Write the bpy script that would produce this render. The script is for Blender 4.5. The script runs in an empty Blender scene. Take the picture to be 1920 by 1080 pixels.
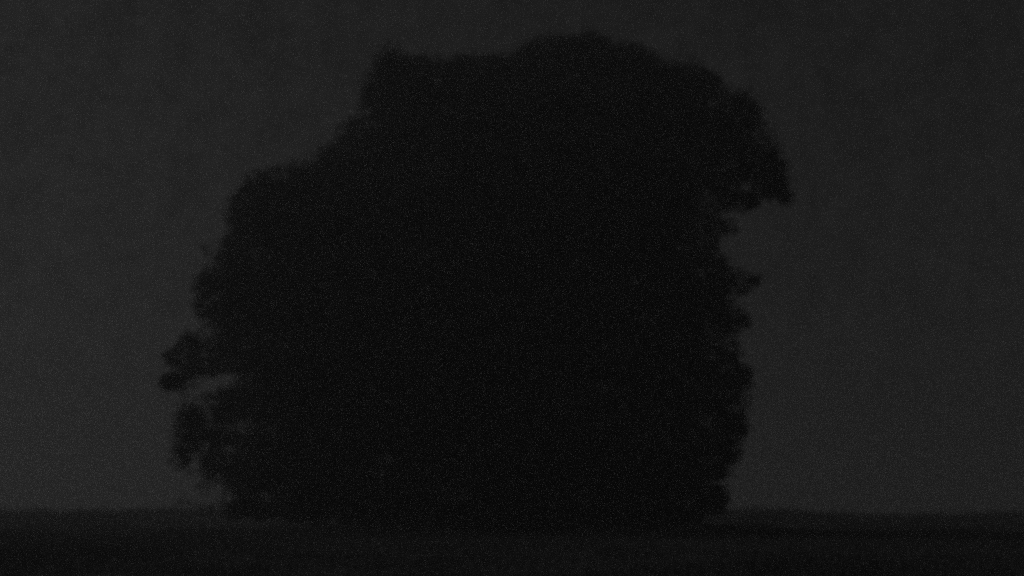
import bpy, math, random
import numpy as np

# ------------------------------------------------------------------ camera
sc = bpy.context.scene
EYE = 1.0                      # tripod kept low, one metre over the field
TREE_Y = 58.0                  # metres from the camera to the tree
TREE_X = -1.29
cam_data = bpy.data.cameras.new('camera')
cam_data.lens = 50.0; cam_data.sensor_width = 36.0
cam_data.clip_start = 0.1; cam_data.clip_end = 6000.0
cam_data.dof.use_dof = True            # slightly misfocused night shot
cam_data.dof.focus_distance = 7.0
cam_data.dof.aperture_fstop = 1.4
cam = bpy.data.objects.new('camera', cam_data)
sc.collection.objects.link(cam)
cam.location = (0, 0, EYE)
cam.rotation_euler = (math.radians(90 + 8.9075), 0, 0)
sc.camera = cam

# ------------------------------------------------------------------ sky, dim light, exposure
SUN_EL, SUN_AZ = math.radians(36.0), math.radians(-82.0)   # azimuth from the view direction, minus = left
world = bpy.data.worlds.new('World'); sc.world = world
world.use_nodes = True
nt = world.node_tree; nt.nodes.clear()
sky = nt.nodes.new('ShaderNodeTexSky'); sky.sky_type = 'NISHITA'
sky.sun_disc = False
sky.sun_elevation = SUN_EL
sky.sun_rotation = SUN_AZ
sky.dust_density = 3.3; sky.air_density = 1.0
bw = nt.nodes.new('ShaderNodeRGBToBW')       # a monochrome (night camera) sky
bg = nt.nodes.new('ShaderNodeBackground'); bg.inputs['Strength'].default_value = 0.0044
wo = nt.nodes.new('ShaderNodeOutputWorld')
nt.links.new(sky.outputs[0], bw.inputs[0])
# thin mottled cloud over the whole sky
tcw = nt.nodes.new('ShaderNodeTexCoord')
cl = nt.nodes.new('ShaderNodeTexNoise'); cl.inputs['Scale'].default_value = 38.0; cl.inputs['Detail'].default_value = 3.0; cl.inputs['Roughness'].default_value = 1.0
mr = nt.nodes.new('ShaderNodeMapRange'); mr.inputs['From Min'].default_value = 0.2; mr.inputs['From Max'].default_value = 0.8
mr.inputs['To Min'].default_value = 0.55; mr.inputs['To Max'].default_value = 1.45
mul = nt.nodes.new('ShaderNodeMath'); mul.operation = 'MULTIPLY'
nt.links.new(tcw.outputs['Generated'], cl.inputs['Vector']); nt.links.new(cl.outputs['Fac'], mr.inputs['Value'])
nt.links.new(bw.outputs[0], mul.inputs[0]); nt.links.new(mr.outputs[0], mul.inputs[1])
nt.links.new(mul.outputs[0], bg.inputs['Color'])
nt.links.new(bg.outputs[0], wo.inputs['Surface'])

sun_data = bpy.data.lights.new('sun', 'SUN')
sun_data.energy = 0.12; sun_data.angle = math.radians(25); sun_data.color = (1, 1, 1)
sun = bpy.data.objects.new('sun', sun_data); sc.collection.objects.link(sun)
sun.location = (-40, 20, 40)
sd = (math.cos(SUN_EL) * math.sin(SUN_AZ), math.cos(SUN_EL) * math.cos(SUN_AZ), math.sin(SUN_EL))
import mathutils
sun.rotation_euler = mathutils.Vector(sd).to_track_quat('Z', 'Y').to_euler()

vs = sc.view_settings
vs.view_transform = 'Standard'; vs.look = 'None'; vs.exposure = 0.0; vs.gamma = 1.0; vs.use_curve_mapping = False
sc.render.engine = 'CYCLES'
sc.cycles.use_denoising = False        # keep the grain of a very dark picture
sc.cycles.use_adaptive_sampling = True; sc.cycles.adaptive_threshold = 1.0; sc.cycles.adaptive_min_samples = 2
world.cycles.sampling_method = 'NONE'
sc.cycles.sample_clamp_indirect = 0.12
sc.cycles.max_bounces = 6; sc.cycles.diffuse_bounces = 2; sc.cycles.volume_bounces = 1
sc.cycles.transmission_bounces = 2; sc.cycles.transparent_max_bounces = 4

rng = np.random.default_rng(7); random.seed(7)

# ------------------------------------------------------------------ helpers
def material(name, build):
    m = bpy.data.materials.new(name); m.use_nodes = True
    t = m.node_tree; t.nodes.clear()
    out = t.nodes.new('ShaderNodeOutputMaterial')
    build(t, out)
    return m

def noise_ramp(t, scale, c0, c1, detail=4.0, p0=0.35, p1=0.65):
    tc = t.nodes.new('ShaderNodeTexCoord')
    n = t.nodes.new('ShaderNodeTexNoise'); n.inputs['Scale'].default_value = scale; n.inputs['Detail'].default_value = detail
    r = t.nodes.new('ShaderNodeValToRGB')
    r.color_ramp.elements[0].position = p0; r.color_ramp.elements[0].color = (c0, c0, c0, 1)
    r.color_ramp.elements[1].position = p1; r.color_ramp.elements[1].color = (c1, c1, c1, 1)
    t.links.new(tc.outputs['Object'], n.inputs['Vector']); t.links.new(n.outputs['Fac'], r.inputs['Fac'])
    return n, r

def leafy(c0, c1, scale, transl):
    def build(t, out):
        n, r = noise_ramp(t, scale, c0, c1)
        d = t.nodes.new('ShaderNodeBsdfDiffuse'); tr = t.nodes.new('ShaderNodeBsdfTranslucent')
        mx = t.nodes.new('ShaderNodeMixShader'); mx.inputs[0].default_value = transl
        t.links.new(r.outputs[0], d.inputs[0]); t.links.new(r.outputs[0], tr.inputs[0])
        t.links.new(d.outputs[0], mx.inputs[1]); t.links.new(tr.outputs[0], mx.inputs[2])
        t.links.new(mx.outputs[0], out.inputs['Surface'])
    return build

def bark_mat(t, out):
    n, r = noise_ramp(t, 6.0, 0.05, 0.13, 8.0)
    b = t.nodes.new('ShaderNodeBsdfPrincipled'); b.inputs['Roughness'].default_value = 0.9
    bp = t.nodes.new('ShaderNodeBump'); bp.inputs['Strength'].default_value = 0.7; bp.inputs['Distance'].default_value = 0.05
    t.links.new(r.outputs[0], b.inputs['Base Color']); t.links.new(n.outputs['Fac'], bp.inputs['Height'])
    t.links.new(bp.outputs[0], b.inputs['Normal']); t.links.new(b.outputs[0], out.inputs['Surface'])

def soil_mat(t, out):
    n, r = noise_ramp(t, 0.6, 0.09, 0.16, 8.0)
    b = t.nodes.new('ShaderNodeBsdfPrincipled'); b.inputs['Roughness'].default_value = 0.95
    bp = t.nodes.new('ShaderNodeBump'); bp.inputs['Strength'].default_value = 0.6; bp.inputs['Distance'].default_value = 0.08
    t.links.new(r.outputs[0], b.inputs['Base Color']); t.links.new(n.outputs['Fac'], bp.inputs['Height'])
    t.links.new(bp.outputs[0], b.inputs['Normal']); t.links.new(b.outputs[0], out.inputs['Surface'])

M_LEAF = material('leaf', leafy(0.08, 0.14, 0.7, 0.35))
M_GRASS = material('grass', leafy(0.14, 0.22, 0.3, 0.25))
M_BARK = material('bark', bark_mat)
M_SOIL = material('soil', soil_mat)

def mesh_obj(name, verts, faces_flat, loop_size, mat, parent=None):
    """verts (n,3); faces_flat index array; loop_size corners per face."""
    me = bpy.data.meshes.new(name)
    verts = np.asarray(verts, np.float32); faces = np.asarray(faces_flat, np.int32).ravel()
    nf = len(faces) // loop_size
    me.vertices.add(len(verts)); me.vertices.foreach_set('co', verts.ravel())
    me.loops.add(len(faces)); me.loops.foreach_set('vertex_index', faces)
    me.polygons.add(nf)
    me.polygons.foreach_set('loop_start', np.arange(nf, dtype=np.int32) * loop_size)
    me.update(calc_edges=True); me.validate()
    me.materials.append(mat)
    o = bpy.data.objects.new(name, me); sc.collection.objects.link(o)
    if parent is not None: o.parent = parent
    return o

class Tubes:
    def __init__(self): self.v = []; self.f = []; self.n = 0
    def add(self, pts, radii, sides=6, wob=0.0):
        pts = np.asarray(pts, float); k = len(pts)
        tan = np.gradient(pts, axis=0)
        tan /= np.linalg.norm(tan, axis=1)[:, None] + 1e-9
        ref = np.array([0.31, 0.95, 0.05])
        a = np.cross(tan, ref); a /= np.linalg.norm(a, axis=1)[:, None] + 1e-9
        b = np.cross(tan, a)
        th = np.linspace(0, 2 * np.pi, sides, endpoint=False)
        rr = np.asarray(radii)[:, None] * (1 + wob * rng.standard_normal((k, sides)))
        ring = pts[:, None, :] + rr[..., None] * (np.cos(th)[None, :, None] * a[:, None, :] + np.sin(th)[None, :, None] * b[:, None, :])
        self.v.append(ring.reshape(-1, 3))
        i = np.arange(k - 1)[:, None] * sides; j = np.arange(sides)[None, :]; j2 = (j + 1) % sides
        self.f.append((self.n + np.stack([i + j, i + j2, i + sides + j2, i + sides + j], -1)).reshape(-1, 4))
        self.n += k * sides
    def build(self, name, mat, parent):
        o = mesh_obj(name, np.concatenate(self.v), np.concatenate(self.f), 4, mat, parent)
        o.data.polygons.foreach_set('use_smooth', np.ones(len(o.data.polygons), bool))
        return o

def vnoise(x, y, seed):
    """smooth value noise in [-1, 1]"""
    tab = np.random.default_rng(seed).uniform(-1, 1, (64, 64))
    xi = np.floor(x).astype(int); yi = np.floor(y).astype(int)
    u = x - xi; w = y - yi; u = u * u * (3 - 2 * u); w = w * w * (3 - 2 * w)
    g = lambda a, b: tab[a % 64, b % 64]
    return (g(xi, yi) * (1 - u) + g(xi + 1, yi) * u) * (1 - w) + (g(xi, yi + 1) * (1 - u) + g(xi + 1, yi + 1) * u) * w

# ------------------------------------------------------------------ the field: rises to a low crest behind the tree
def smooth(e0, e1, x):
    t = np.clip((x - e0) / (e1 - e0), 0, 1); return t * t * (3 - 2 * t)

CREST_X = [-400, -60, -38, -33, -28, -24, -18, 0, 14, 20, 23, 27, 32, 37, 60, 400]
CREST_Z = [0.60, 0.62, 0.63, 0.66, 0.82, 0.84, 0.74, 0.7, 0.7, 0.76, 0.68, 0.46, 0.48, 0.58, 0.5, 0.5]
def ground_z(x, y):
    x = np.asarray(x, float); y = np.asarray(y, float)
    c = np.interp(x * 104.0 / np.clip(np.abs(y), 60, 140), CREST_X, CREST_Z)
    z = c * smooth(60, 103, y) * (1 - 0.75 * smooth(118, 260, y))
    z = z + 0.05 * vnoise(x / 5.0, y / 6.0, 1) + 0.03 * vnoise(x / 1.7 + 9, y / 1.9 + 5, 2) * smooth(10, 25, y)
    z = z - 6.0 * smooth(200, 900, np.hypot(x, y)) + 3.0 * vnoise(x / 160 + 3, y / 160, 3) * smooth(250, 700, np.hypot(x, y))
    return z

def build_ground():
    xs = np.unique(np.concatenate([np.arange(-70, 70.1, 0.8), np.linspace(-1500, -70, 45), np.linspace(70, 1500, 45)]))
    ys = np.unique(np.concatenate([np.arange(-10, 130.1, 0.8), np.linspace(-1500, -10, 40), np.linspace(130, 1500, 50)]))
    X, Y = np.meshgrid(xs, ys); Z = ground_z(X, Y)
    nx, ny = len(xs), len(ys)
    i = np.arange(ny - 1)[:, None] * nx; j = np.arange(nx - 1)[None, :]
    f = np.stack([i + j, i + j + 1, i + nx + j + 1, i + nx + j], -1).reshape(-1, 4)
    o = mesh_obj('ground', np.stack([X, Y, Z], -1).reshape(-1, 3), f, 4, M_SOIL)
    o.data.polygons.foreach_set('use_smooth', np.ones(len(o.data.polygons), bool))
    o['kind'] = 'structure'; o['label'] = 'dark open field rising to a low crest behind the tree'
    o['category'] = 'field'
build_ground()

# ------------------------------------------------------------------ the tree
OUT=[(-10.09,0.70),(-10.39,1.17),(-10.77,1.70),(-11.38,2.06),(-11.83,2.49),(-12.40,2.62),(-12.55,3.31),(-12.62,4.06),(-12.55,4.93),(-12.08,5.36),(-12.42,5.64),(-12.76,5.56),(-13.08,5.77),(-13.18,6.23),(-12.85,6.78),(-13.07,7.35),(-12.75,7.55),(-12.42,8.01),(-11.97,8.36),(-11.31,8.36),(-11.80,8.98),(-11.77,9.65),(-11.73,10.27),(-11.33,10.76),(-10.90,11.16),(-10.70,11.77),(-10.80,12.15),(-10.41,12.33),(-10.46,12.78),(-10.60,13.44),(-10.37,13.94),(-9.80,14.44),(-9.39,14.97),(-8.67,15.33),(-7.59,15.19),(-6.86,15.47),(-6.60,15.86),(-6.01,16.36),(-5.66,16.62),(-5.82,17.08),(-5.56,17.36),(-5.11,17.45),(-5.25,17.94),(-5.13,18.40),(-4.87,19.12),(-4.38,19.92),(-3.91,20.11),(-3.05,20.27),(-2.33,20.15),(-2.03,19.87),(-1.58,19.94),(-0.64,20.18),(-0.00,19.99),(1.17,20.13),(1.47,20.46),(2.28,20.72),(3.46,20.77),(4.50,20.77),(4.75,21.07),(5.27,20.95),(5.68,20.65),(6.37,20.46),(7.32,20.22),(7.83,19.64),(8.53,19.76),(9.46,19.85),(9.67,19.33),(10.16,18.89),(10.49,18.59),(11.14,18.59),(11.40,18.12),(11.82,17.75),(11.98,17.08),(12.37,16.62),(12.58,16.09),(12.89,15.45),(12.79,14.94),(12.99,14.26),(13.15,13.73),(12.86,13.53),(12.38,13.73),(11.62,13.85),(11.46,13.42),(10.88,13.62),(10.57,13.46),(10.07,13.12),(10.54,12.42),(9.54,12.17),(9.86,11.66),(10.27,11.16),(10.77,10.83),(11.65,10.63),(11.55,10.27),(11.06,9.93),(10.63,9.71),(10.82,9.20),(11.20,8.60),(10.71,8.27),(10.47,7.55),(10.57,7.06),(11.17,6.78),(11.10,5.79),(10.67,5.10),(10.89,4.19),(10.59,3.76),(10.60,3.26),(10.35,2.51),(10.08,2.02),(10.02,1.28),(9.66,0.79),(7.72,0.43),(4.29,0.32),(1.71,0.28),(-0.86,0.36),(-4.29,0.49),(-7.30,0.53)]
GAP=[(-10.80,6.08,1.20,0.28,0.12),(-10.22,6.21,0.48,0.28,0.00),(-12.09,5.69,0.65,0.22,0.30),(-12.15,7.26,0.26,0.30,0.30),(-9.05,4.19,0.43,0.28,0.15),(-9.94,3.39,0.43,0.26,0.15),(-11.10,5.14,0.30,0.30,0.40),(-11.56,2.92,0.26,0.43,0.30),(-10.90,2.38,0.54,0.30,0.45),(11.08,17.68,0.26,0.22,0.20),(10.73,15.33,0.39,0.30,0.5),(9.08,13.35,0.48,0.30,0.50),(9.94,13.24,0.65,0.30,0.50),(8.20,10.34,0.39,0.22,0.45),(9.52,9.31,0.57,0.22,0.45),(9.82,7.88,0.35,0.35,0.50),(8.80,11.66,0.48,0.22,0.60),(-10.34,1.70,0.48,0.39,0.30),(-12.37,4.38,0.30,0.87,0.55)]
SPRAY=[(-11.38,11.68,0.30),(-11.65,11.88,0.13),(10.54,12.42,0.15),(11.42,10.47,0.20),(11.15,8.58,0.17),(-10.95,11.55,0.15),(-11.42,1.95,0.15),(4.75,21.05,0.17),(10.72,13.28,0.26),(10.42,12.90,0.26),(10.55,12.51,0.17),(10.15,12.56,0.26),(9.91,11.99,0.22),(11.06,13.51,0.20),(11.20,10.54,0.17),(10.76,8.76,0.20),(10.65,7.88,0.22),(10.73,7.33,0.17),(10.86,10.09,0.17),(-10.65,1.38,0.20),(-11.09,1.60,0.20),(-10.86,1.17,0.22),(-11.61,1.28,0.20),(-12.05,1.38,0.17),(-10.33,1.60,0.20),(-11.29,1.21,0.20),(10.95,13.85,0.25),(10.55,13.75,0.3),(10.2,13.6,0.3),(10.75,14.1,0.3),(11.0,14.6,0.25),(10.3,13.3,0.25)]
# the crown's outline is seen where its rounded front half turns away, 0.8 m nearer than the trunk
def nearer(x, z):
    near = 0.15 if (x < -9.5 and z < 9) or (x > 9.5) else (0.45 if x < -5 else 0.85)      # the low left and right sprays are thin
    K = (TREE_Y - near) / TREE_Y
    return (x + TREE_X) * K - TREE_X, (z - EYE) * K + EYE
OUTLINE = np.array([nearer(*p) for p in OUT], float)
GAP = [nearer(g[0], g[1]) + (g[2] * (1.25 if g[0] < 0 else 0.9), g[3] * (1.25 if g[0] < 0 else 0.9), g[4] * (0.6 if g[0] < 0 else 1.2)) for g in GAP]
SPRAY = [nearer(g[0], g[1]) + (g[2],) for g in SPRAY]

def sdf(px, pz):
    """signed distance to the crown's outline, positive inside"""
    res = np.empty(len(px))
    A = OUTLINE; B = np.roll(A, -1, axis=0); E = B - A; L2 = (E ** 2).sum(1)
    for s in range(0, len(px), 40000):
        x = px[s:s + 40000, None]; z = pz[s:s + 40000, None]
        wx = x - A[:, 0]; wz = z - A[:, 1]
        t = np.clip((wx * E[:, 0] + wz * E[:, 1]) / L2, 0, 1)
        d = np.sqrt(((wx - t * E[:, 0]) ** 2 + (wz - t * E[:, 1]) ** 2).min(1))
        cross = ((A[:, 1] > z) != (B[:, 1] > z)) & (x < (B[:, 0] - A[:, 0]) * (z - A[:, 1]) / (B[:, 1] - A[:, 1] + 1e-12) + A[:, 0])
        res[s:s + 40000] = np.where(cross.sum(1) % 2 == 1, d, -d)
    return res

def half_depth(e, x=None, z=None):
    d = 8.6 * np.clip(1 - (1 - np.clip(e / 7.0, 0, 1)) ** 2, 0, 1) ** 0.65
    if x is not None:      # the low left boughs and the right-hand overhang are thin sprays
        d = d * (1 - 0.7 * smooth(-8.6, -10.2, x) * smooth(9.5, 8.0, z)) * (1 - 0.5 * smooth(8.3, 10.0, x) * smooth(5, 8, z))
    return d

def build_tree():
    root = bpy.data.objects.new('broadleaf_tree', None); sc.collection.objects.link(root)
    root.location = (TREE_X, TREE_Y, float(ground_z(TREE_X, TREE_Y)))
    root['label'] = 'large dark broadleaf tree with wide ragged crown reaching down to the field'
    root['category'] = 'tree'

    # -- leaf clusters through the crown's volume
    gx, gz, lay = np.meshgrid(np.arange(-13.3, 13.4, 0.72), np.arange(0.3, 21.2, 0.72), np.arange(6))
    gx, gz, lay = gx.ravel(), gz.ravel(), lay.ravel(); N = len(gx)
    cx = gx + rng.uniform(-0.45, 0.45, N); cz = gz + rng.uniform(-0.45, 0.45, N)
    e = sdf(cx, cz); r = rng.uniform(0.42, 0.85, N)
    thin = (smooth(-8.6, -10.2, cx) * smooth(9.5, 8.0, cz) > .5) | (smooth(8.6, 10.0, cx) > .5)
    ok = (e > 0.6 * r) & ((e > 1.1) | (rng.uniform(0, 1, N) < 0.55)) & (~thin | (lay < np.where(cx > 0, 4, 3)))
    cx, cz, e, r, lay = cx[ok], cz[ok], e[ok], r[ok], lay[ok]
    u = (lay - 2.5) / 3.0 + rng.uniform(-0.16, 0.16, len(cx))
    u = np.sign(u) * np.abs(u) ** 0.7
    ed_ = np.where(cz < 4.5, np.maximum(e, 0.5 * sdf(cx, np.maximum(cz, 4.5))), e)     # the skirt keeps its depth down to the grass
    cy = u * half_depth(ed_, cx, cz)
    # -- smaller clusters that make the ragged rim
    A = OUTLINE; B = np.roll(A, -1, axis=0); seg = np.linalg.norm(B - A, axis=1)
    k = rng.choice(len(A), 2600, p=seg / seg.sum()); t = rng.uniform(0, 1, 2600)
    P = A[k] + (B - A)[k] * t[:, None]
    nrm = np.stack([(B - A)[k][:, 1], -(B - A)[k][:, 0]], 1); nrm /= np.linalg.norm(nrm, axis=1)[:, None]
    ins = rng.uniform(0.03, 0.9, 2600)
    s1 = sdf(P[:, 0] + nrm[:, 0] * 0.05, P[:, 1] + nrm[:, 1] * 0.05)
    sgn = np.where(s1 > 0, 1, -1)
    P = P + nrm * (sgn * ins)[:, None]
    e2 = sdf(P[:, 0], P[:, 1]); ok = e2 > 0.02
    P = P[ok]; e2 = e2[ok]
    cx = np.concatenate([cx, P[:, 0]]); cz = np.concatenate([cz, P[:, 1]]); e = np.concatenate([e, e2])
    cy = np.concatenate([cy, rng.uniform(-0.9, 0.9, len(P)) * half_depth(e2, P[:, 0], P[:, 1])])
    r = np.concatenate([r, rng.uniform(0.12, 0.34, len(P))])
    for (x, z, rr) in SPRAY:
        cx = np.append(cx, x); cz = np.append(cz, z); cy = np.append(cy, rng.uniform(-0.6, 0.6)); r = np.append(r, rr)
    nspray = len(SPRAY)
    C = np.stack([cx, cy, cz], 1)

    # -- trunk, limbs, boughs, twigs
    h = np.array([0, .25, .7, 1.5, 2.6, 4, 6, 8.5, 11, 13.5, 16])
    tp = np.stack([0.25 * np.sin(h * .35) + 0.02 * h, 0.2 * np.sin(h * .5), h - 0.15], 1)
    tr = np.array([1.05, .8, .66, .6, .56, .5, .42, .33, .24, .15, .07])
    T = Tubes(); T.add(tp, tr, 16, 0.035)
    for a in np.linspace(0, 2 * np.pi, 7)[:-1]:        # root flare
        d = np.array([math.cos(a + .3), math.sin(a + .3), 0])
        T.add([d * .35 + (0, 0, .75), d * .75 + (0, 0, .25), d * 1.3 + (0, 0, .02), d * 2.0 + (0, 0, -.2)], [.28, .24, .16, .08], 7, .05)
    T.build('trunk', M_BARK, root)
    nodes = []; node_r = []; owner = []
    limbs = []
    targets = []
    for i in range(17):
        az = i * 2.399 + 0.4; el = -0.02 + 1.15 * (i / 16.0)
        sh = 2.2 + 6.3 * (i / 16.0)
        st = np.array([np.interp(sh, h, tp[:, 0]), np.interp(sh, h, tp[:, 1]), sh])
        d = np.array([math.cos(az) * math.cos(el), 0.8 * math.sin(az) * math.cos(el), math.sin(el)])
        ln = 1.0                                           # lengthen until the crown's skin
        for q in np.arange(1.0, 14.0, 0.4):
            p = st + d * q
            ee = sdf(np.array([p[0]]), np.array([p[2]]))[0]
            if ee < 1.0 or abs(p[1]) > 0.85 * half_depth(np.array([ee]))[0]: break
            ln = q
        ss = np.linspace(0, 1, 9)
        side = np.cross(d, (0, 0, 1)); side /= np.linalg.norm(side)
        pts = st + d * (ln * ss)[:, None] + side * (0.06 * ln * np.sin(ss * 6 + i))[:, None] + np.array([0, 0, 1]) * (0.07 * ln * np.sin(ss * np.pi))[:, None]
        rad = 0.26 * (1 - ss) ** 0.8 + 0.035
        L = Tubes(); L.add(pts, rad, 9, 0.03)
        limbs.append(L)
        for p, q in zip(pts[2:], rad[2:]): nodes.append(p); node_r.append(q); owner.append(i)
        for j in range(9):                                 # boughs off the limb
            s0 = rng.uniform(0.25, 0.95); p0 = np.array([np.interp(s0, ss, pts[:, c]) for c in range(3)])
            dd = d * 0.7 + rng.normal(0, 0.55, 3); dd /= np.linalg.norm(dd)
            bl = rng.uniform(0.25, 0.5) * max(ln, 4) * (1.1 - 0.6 * s0)
            s2 = np.linspace(0, 1, 6)
            bp = p0 + dd * (bl * s2)[:, None] + rng.normal(0, 0.05 * bl, (6, 3)) * s2[:, None]
            e3 = sdf(bp[:, 0], bp[:, 2]); keep = (e3 > 0.5) & (np.abs(bp[:, 1]) < 0.95 * half_depth(e3)) & (bp[:, 2] > 0.5)
            n = int(np.argmin(keep)) if not keep.all() else 6
            if n < 3: continue
            br = np.linspace(0.5 * np.interp(s0, ss, rad) + .02, 0.02, 6)
            L.add(bp[:n], br[:n], 6, 0.03)
            for p, q in zip(bp[1:n], br[1:n]): nodes.append(p); node_r.append(q); owner.append(i)
    for p, q in zip(tp[6:], tr[6:]): nodes.append(p); node_r.append(q); owner.append(16)
    nodes = np.array(nodes); node_r = np.array(node_r)
    order = np.argsort(np.linalg.norm(C - np.array([0, 0, 7.0]), axis=1))
    NN = nodes.copy(); NR = node_r.copy(); NO = np.array(owner)
    add_p, add_r, add_o = [], [], []
    for q, ci in enumerate(order):
        c = C[ci]
        d2 = ((NN - c) ** 2).sum(1); b = int(np.argmin(d2))
        p0 = NN[b]; mid = (p0 + c) / 2 + rng.normal(0, 0.08 * math.sqrt(d2[b]) + .01, 3)
        r0 = min(0.05, NR[b] * 0.75)
        limbs[NO[b]].add([p0, mid, c], [max(r0, .014), max(r0 * .7, .011), .007], 4)
        add_p.append(c); add_r.append(max(r0 * .6, .012)); add_o.append(NO[b])
        if len(add_p) >= 60:
            NN = np.concatenate([NN, np.array(add_p)]); NR = np.concatenate([NR, add_r]); NO = np.concatenate([NO, add_o])
            add_p, add_r, add_o = [], [], []
    for L in limbs: L.build('limb', M_BARK, root)

    # -- leaves
    cnt = np.clip((r / 0.62) ** 2 * 130, 14, 260).astype(int)
    ci = np.repeat(np.arange(len(C)), cnt); n = len(ci)
    g = rng.normal(0, 1, (n, 3)); g /= np.linalg.norm(g, axis=1)[:, None]
    g *= (rng.uniform(0, 1, n) ** 0.45 * r[ci])[:, None]; g[:, 2] *= 0.8
    pos = C[ci] + g
    ed = sdf(pos[:, 0], pos[:, 2])
    slack = rng.uniform(0.0, 0.3, len(C))[ci] * rng.uniform(0.2, 1, n)
    keep = (ed > -slack) | (ci >= len(C) - nspray)
    for (gx, gz, rx, rz, dens) in GAP:
        q = ((pos[:, 0] - gx) / rx) ** 2 + ((pos[:, 2] - gz) / rz) ** 2
        lim = 1 + 0.35 * vnoise(pos[:, 0] * 3 + 7, pos[:, 2] * 3 + 11, 5)
        keep &= ~((q < lim) & (rng.uniform(0, 1, n) > dens))
    # foliage thins out towards the rim: feathery, uneven tips
    wisp = 0.30 + 0.9 * np.clip(ed, 0, 2) + 0.45 * vnoise(pos[:, 0] * 1.6 + 40, pos[:, 2] * 1.6 + pos[:, 1] * 0.7 + 40, 21)
    keep &= (rng.uniform(0, 1, n) < np.clip(wisp, 0.12, 1)) | (pos[:, 2] < 1.5) | ((ci >= len(C) - nspray) & (rng.uniform(0, 1, n) < 0.8))
    keep &= pos[:, 2] > 0.12
    pos = pos[keep]; n = len(pos)
    ax = rng.normal(0, 1, (n, 3)); ax[:, 2] -= 0.35; ax /= np.linalg.norm(ax, axis=1)[:, None]
    sd_ = np.cross(ax, rng.normal(0, 1, (n, 3)) + (0, 0, .8)); sd_ /= np.linalg.norm(sd_, axis=1)[:, None]
    up = np.cross(sd_, ax)
    ln = rng.uniform(0.11, 0.19, n)[:, None]; wd = ln * rng.uniform(0.26, 0.36, n)[:, None]
    v = np.stack([pos, pos + ax * ln * .45 + sd_ * wd + up * wd * .35, pos + ax * ln, pos + ax * ln * .45 - sd_ * wd + up * wd * .35], 1)
    base = np.arange(n)[:, None] * 4
    f = np.concatenate([base + np.array([0, 1, 2]), base + np.array([0, 2, 3])], 1)
    crown = mesh_obj('crown', v.reshape(-1, 3), f, 3, M_LEAF, root)
    crown['kind'] = 'stuff'
    print('leaves', n, 'clusters', len(C))
build_tree()

# ------------------------------------------------------------------ grass
def build_grass():
    n = 330000
    y = 17 + (125 - 17) * rng.uniform(0, 1, n) ** 1.0
    x = rng.uniform(-0.47, 0.47, n) * (y + 6)
    tuft = 0.5 + 0.5 * vnoise(x / 1.1 + 20, y / 1.6 + 4, 8) * 0.7 + 0.3 * vnoise(x / 5 + 2, y / 7, 9)
    keep = rng.uniform(0, 1, n) < 0.35 + 0.65 * np.clip(tuft, 0, 1)
    x, y, tuft = x[keep], y[keep], tuft[keep]; n = len(x)
    z = ground_z(x, y) - 0.02
    hgt = (0.08 + 0.20 * np.clip(tuft, 0, 1.2)) * rng.uniform(0.5, 1.35, n)
    rank = np.clip(0.6 * vnoise(x / 0.9 + 31, y / 1.3 + 17, 12) + 0.7 * vnoise(x / 3.1 + 3, y / 9 + 1, 13), 0, 1) * smooth(78, 95, y)          # rank tussocks, thicker round the tree and along the crest
    near_tree = smooth(17, 9, np.hypot(x - TREE_X, (y - TREE_Y) * 1.3))
    hgt = hgt * (1 + 2.8 * rank + 1.5 * near_tree)
    a = rng.uniform(0, 2 * np.pi, n); w = 0.008 + 0.012 * rng.uniform(0, 1, n) * (y / 60)
    dx = np.cos(a) * w; dy = np.sin(a) * w
    la = rng.uniform(0, 2 * np.pi, n); lean = hgt * rng.uniform(0.1, 0.7, n)
    lx = np.cos(la) * lean; ly = np.sin(la) * lean
    v = np.stack([np.stack([x - dx, y - dy, z], 1), np.stack([x + dx, y + dy, z], 1),
                  np.stack([x + dx * .7 + lx * .35, y + dy * .7 + ly * .35, z + hgt * .6], 1),
                  np.stack([x - dx * .7 + lx * .35, y - dy * .7 + ly * .35, z + hgt * .6], 1),
                  np.stack([x + lx, y + ly, z + hgt], 1)], 1)
    b = np.arange(n)[:, None] * 5
    f = np.concatenate([b + np.array([0, 1, 2]), b + np.array([0, 2, 3]), b + np.array([3, 2, 4])], 1)
    o = mesh_obj('grass', v.reshape(-1, 3), f, 3, M_GRASS)
    o['kind'] = 'stuff'; o['label'] = 'rough dark grass covering the field around the tree'; o['category'] = 'grass'
build_grass()

# ------------------------------------------------------------------ haze: thin night air round the whole place
def build_haze():
    x, y0, y1, z0, z1 = 1600.0, -1600.0, 1600.0, -12.0, 23.5
    v = [(sx * x, y, z) for z in (z0, z1) for (sx, y) in ((-1, y0), (1, y0), (1, y1), (-1, y1))]
    f = [(3, 2, 1, 0), (4, 5, 6, 7), (0, 1, 5, 4), (1, 2, 6, 5), (2, 3, 7, 6), (3, 0, 4, 7)]
    def build(t, out):
        p = t.nodes.new('ShaderNodeVolumePrincipled')
        p.inputs['Color'].default_value = (0.9, 0.9, 0.9, 1); p.inputs['Density'].default_value = HAZE_DENSITY
        p.inputs['Anisotropy'].default_value = 0.3
        t.links.new(p.outputs[0], out.inputs['Volume'])
    o = mesh_obj('haze', v, f, 4, material('haze', build))
    o['kind'] = 'stuff'; o['label'] = 'thin pale night haze over the whole field'; o['category'] = 'haze'
HAZE_DENSITY = 0.0050
if HAZE_DENSITY: build_haze()
